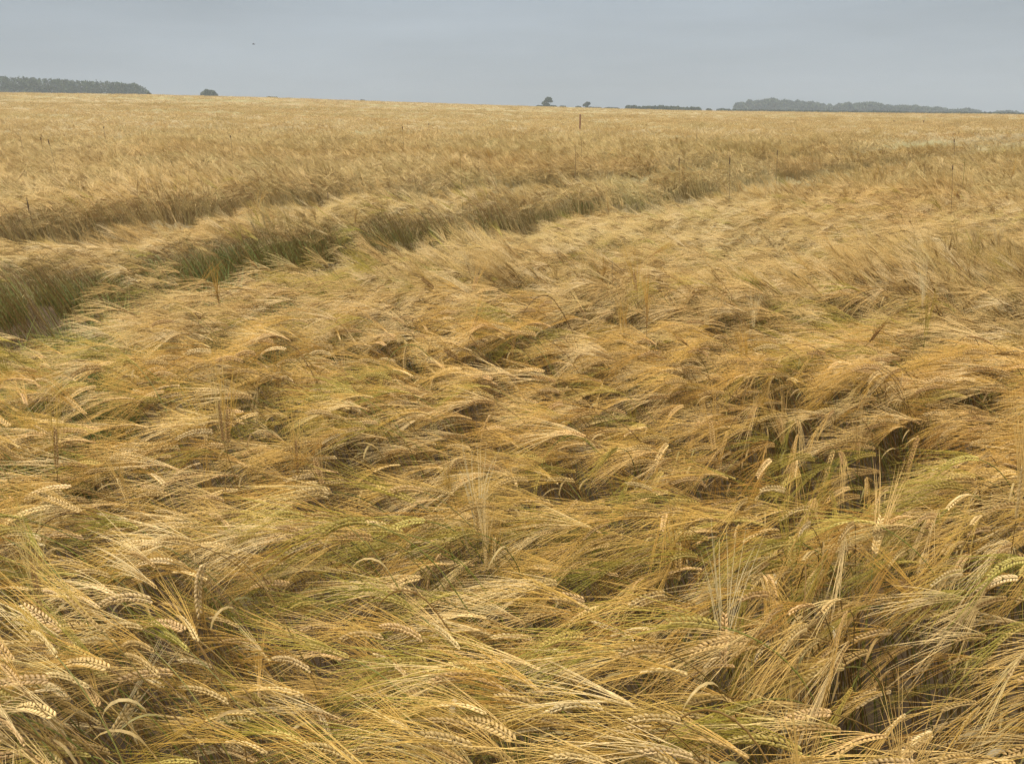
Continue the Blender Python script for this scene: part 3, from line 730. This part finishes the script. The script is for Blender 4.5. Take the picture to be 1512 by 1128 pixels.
def tree(name, px, D, ybase_px, lobes, label, cat='tree', group=None, trunk=True, seed=0, dens=1., leaf=None):
    """lobes: (px offset, py centre, half width px, half height px)"""
    rs = np.random.default_rng(seed + int(px))
    x_, y_ = far_pos(px, D); gz = float(ground_z(x_, y_)); k = D / F_PX * math.cos(0)
    root = empty(name, (x_, y_, gz), -math.atan2(x_, y_)); tag(root, label, cat, group)
    mb = MB()
    ls = leaf or .016 * D / F_PX * 60
    zmin = 1e9
    for dx, pyc, hw, hh in lobes:
        zc = z_at(px, pyc, D) - gz
        dep = max(hw * .8, hh)
        n = int(dens * (70 + 26 * hw * hh))
        leaf_cloud(mb, rs, (dx * k, rs.uniform(-.3, .3) * hw * k, zc), (hw * k, dep * k, hh * k), n, ls)
        zmin = min(zmin, zc)
    link('crown', mb.mesh('crown', [TREE]), root)
    mb = MB(); hz = max(zmin, .4)
    tw = .035 * hz + .12
    tube(mb, [(0, 0, -.3), (.05, 0, hz * .4), (0, 0, hz)], [tw, tw * .7, tw * .4], 8)
    for dx, pyc, hw, hh in lobes:
        zc = z_at(px, pyc, D) - gz
        tube(mb, [(0, 0, hz * .6), (dx * k * .5, 0, (hz * .6 + zc) / 2), (dx * k, 0, zc)], [tw * .5, tw * .3, tw * .12], 6)
    link('trunk', mb.mesh('trunk', [BARK]), root)
    return root
tree('round_tree', 310.5, 420, 143, [(0, 140.5, 9.6, 6), (-5, 141.5, 5.4, 4.5), (5, 141.5, 5.6, 4.5)], 'dark dome-shaped tree alone on the skyline at the left', dens=2.2)
tree('tall_tree', 808, 400, 158, [(1.5, 147.6, 4.6, 3.3), (5.0, 150.2, 2.6, 1.0), (-1.5, 149.6, 3.2, 1.6), (-5.2, 152.8, 2.4, 1.8), (-1.0, 154.6, 4.0, 2.0), (-1, 157.2, 5.6, 2.2)], 'dark two-tiered tree alone on the skyline at the centre', dens=5, leaf=.2)
tree('small_tree', 866, 420, 160, [(1.5, 153.6, 3.6, 2.3), (-2.2, 155.6, 3.0, 1.9), (0.4, 157, 1.8, 1.6)], 'small dark tree leaning right on the skyline right of the taller one', dens=5, leaf=.2)
for i, (px, w_, h_, lab) in enumerate(((797, 5, 1.6, 'low bush at the left foot of the two-tiered tree'), (817, 5, 2.2, 'low bush at the right foot of the two-tiered tree'), (831, 4.5, 2.0, 'low bush between the two skyline trees'), (854, 4, 2.0, 'low bush left of the small leaning tree'), (873, 6, 1.5, 'low bush at the foot of the small leaning tree'),
                         (883, 5, 1.2, 'faint low bush right of the small leaning tree'), (903, 11, 1.5, 'thin low hedge end left of the long dark hedge'), (1047, 4, 3.0, 'pointed dark bush right of the long hedge'), (1069, 10, 3.2, 'rounded dark bush left of the far wood'),
                         (223, 2.5, 2.4, 'tiny bush at the right end of the dark wood'), (400, 4, 1.2, 'faint low bush on the skyline right of the dome-shaped tree'), (536, 3, 1.2, 'faint tiny bush on the skyline left of centre'), (408, 3, .9, 'faintest low bush beside another on the left skyline'))):
    yb = float(np.interp(px, [h[0] for h in HOR], [h[1] for h in HOR]))
    tree('bush', px, 380 + (i % 3) * 15, yb, [(-w_ * .35, yb - h_ * .35, w_ * .6, h_ * .8), (w_ * .35, yb - h_ * .2, w_ * .6, h_ * .7), (0, yb - .3, w_ * .95, h_ * .75)], lab, 'bush', 'bushes on the skyline', dens=1.8)
# dark hedge in segments in front of the far wood
hed = [(927, 975, 157.3), (975, 1005, 158), (1005, 1035, 159.5), (1086, 1150, 163.4), (1157, 1205, 164), (1207, 1243, 164.8), (1245, 1270, 165.4), (1279, 1338, 165.5), (1345, 1410, 167.0), (1412, 1460, 167.2), (1470, 1515, 168.0)]
words = ['first', 'second', 'third', 'fourth', 'fifth', 'sixth', 'seventh', 'eighth', 'ninth', 'tenth', 'rightmost']
for i, (a, b, yt) in enumerate(hed):
    cx = (a + b) / 2; yb = float(np.interp(cx, [h[0] for h in HOR], [h[1] for h in HOR])); lob = []
    hrs = np.random.default_rng(200 + i)
    for x0 in np.arange(a + 3, b - 2, 7):
        yy = float(np.interp(x0, [h[0] for h in HOR], [h[1] for h in HOR])); hh = (yb - yt) * hrs.uniform(.75, 1.12)
        lob.append((x0 - cx, yy - hh * .5 + .6, 5.2, hh * .5 + .9))
    tree('hedge', cx, 400, yb, lob, '%s dark hedge clump counted from the left along the right skyline' % words[i], 'hedge', 'dark hedge along the right skyline', dens=1.4)
# paler wood beyond
wood = [(1085, 1100, 153.5), (1098, 1118, 151), (1115, 1140, 149.5), (1132, 1150, 148.2), (1146, 1172, 150.5), (1168, 1190, 151.5), (1185, 1205, 153), (1200, 1218, 155), (1212, 1232, 157.5), (1234, 1262, 154.8), (1262, 1302, 153.8), (1303, 1325, 158), (1320, 1345, 157.8), (1340, 1370, 159.2), (1366, 1396, 161), (1397, 1412, 164.2), (1408, 1440, 163.2), (1474, 1500, 165.8)]
wd = ['leftmost low crown', 'second crown', 'broad third crown', 'highest crown', 'fifth crown', 'sixth crown', 'sloping seventh crown', 'low eighth crown', 'last low crown of the left part', 'rounded tree left of the biggest dome', 'biggest dome-shaped tree', 'low tree right of the biggest dome', 'second tree right of the biggest dome', 'third tree right of the biggest dome', 'fourth tree right of the biggest dome', 'small tree right of a row of four', 'low broad tree near the right end', 'faint last tree at the right end']
for i, ((a, b, yt), l_) in enumerate(zip(wood, wd)):
    cx = (a + b) / 2; hw = (b - a) / 2; yb = float(np.interp(cx, [h[0] for h in HOR], [h[1] for h in HOR]))
    hh = (yb - yt) / 2 + 1.5
    tree('broadleaf_tree', cx, 720 + (i % 3) * 18, yb, [(0, yt + hh, hw * 1.0, hh), (-hw * .5, yt + hh * 1.25, hw * .62, hh * .9), (hw * .5, yt + hh * 1.2, hw * .66, hh * .95)], '%s in the pale far wood at the right' % l_, 'tree', 'trees of the far wood at the right', dens=1.0, leaf=1.1)
# conifer wood at the left, one mass
mb = MB(); mt = MB(); trs = np.random.default_rng(55)
for k in range(230):
    px = trs.uniform(-60, 221); D = 470 + trs.uniform(0, 40) + (k % 5) * 8
    yt = float(np.interp(px, (-60, 0, 60, 130, 190, 208, 214, 221), (111, 112.8, 116, 119.5, 122.8, 124.5, 128, 134))) + trs.normal(.5, .5)
    x_, y_ = far_pos(px, D); gz = float(ground_z(x_, y_)); zt = z_at(px, yt, D); h = zt - gz
    wr = trs.uniform(1.6, 2.6)
    for q in range(4):
        t = q / 4
        leaf_cloud(mb, trs, (x_, y_, gz + h * (.25 + .2 * q)), (wr * (1.25 - .22 * q), wr * (1.25 - .22 * q), h * .16), 55, .42)
    tube(mb, [(x_, y_, gz - .5), (x_, y_, gz + h * .5), (x_, y_, zt)], [.22, .14, .03], 5, 1)
o = link('woodland', mb.mesh('woodland', [TREE, BARK])); tag(o, 'dense dark wood with a level top on the left skyline', 'wood', kind='stuff')

# ------------------------------------------------------------------ bird
D = 60; bx, by = far_pos(384, D); bz = z_at(384, 66, D)
mb = MB()
tube(mb, [(-.16, 0, 0), (-.10, 0, .005), (0, 0, .01), (.07, 0, .01), (.10, 0, .012), (.135, 0, .008), (.155, 0, .005)], [.012, .03, .04, .032, .02, .024, .004], 8)
for s in (-1, 1):
    V = [(.05, s * .03, .02), (.02, s * .2, .08), (-.05, s * .38, .05), (-.07, s * .2, .07), (-.06, s * .03, .02), (.05, s * .03, .012), (.02, s * .2, .072), (-.05, s * .38, .045), (-.07, s * .2, .062), (-.06, s * .03, .012)]
    mb.add(V, [[0, 1, 3, 4], [5, 9, 8, 6]]); mb.add(V, [[1, 2, 3], [6, 8, 7]])
o = link('bird', mb.mesh('bird', [BIRD]), loc=(bx, by, bz)); o.scale = (.65,) * 3; o.rotation_euler = (.15, 0, .3); tag(o, 'tiny dark bird gliding in the grey sky at the upper left', 'bird')

# ------------------------------------------------------------------ haze
zb, zt_ = -45.0, 40.0
hw = 1320.0
V = [(-hw, -hw, zb), (hw, -hw, zb), (hw, hw, zb), (-hw, hw, zb), (-hw, -hw, zt_), (hw, -hw, zt_), (hw, hw, zt_), (-hw, hw, zt_)]
mb = MB(); mb.add(V, [[0, 3, 2, 1], [4, 5, 6, 7], [0, 1, 5, 4], [1, 2, 6, 5], [2, 3, 7, 6], [3, 0, 4, 7]])
m = mat('haze_air'); o_ = M_(m, 'ShaderNodeOutputMaterial'); pv = M_(m, 'ShaderNodeVolumePrincipled')
pv.inputs['Color'].default_value = (.56, .62, .66, 1); pv.inputs['Density'].default_value = .0008
m.node_tree.links.new(pv.outputs[0], o_.inputs['Volume'])
hz = link('haze', mb.mesh('haze', [m], smooth=False)); tag(hz, kind='stuff')
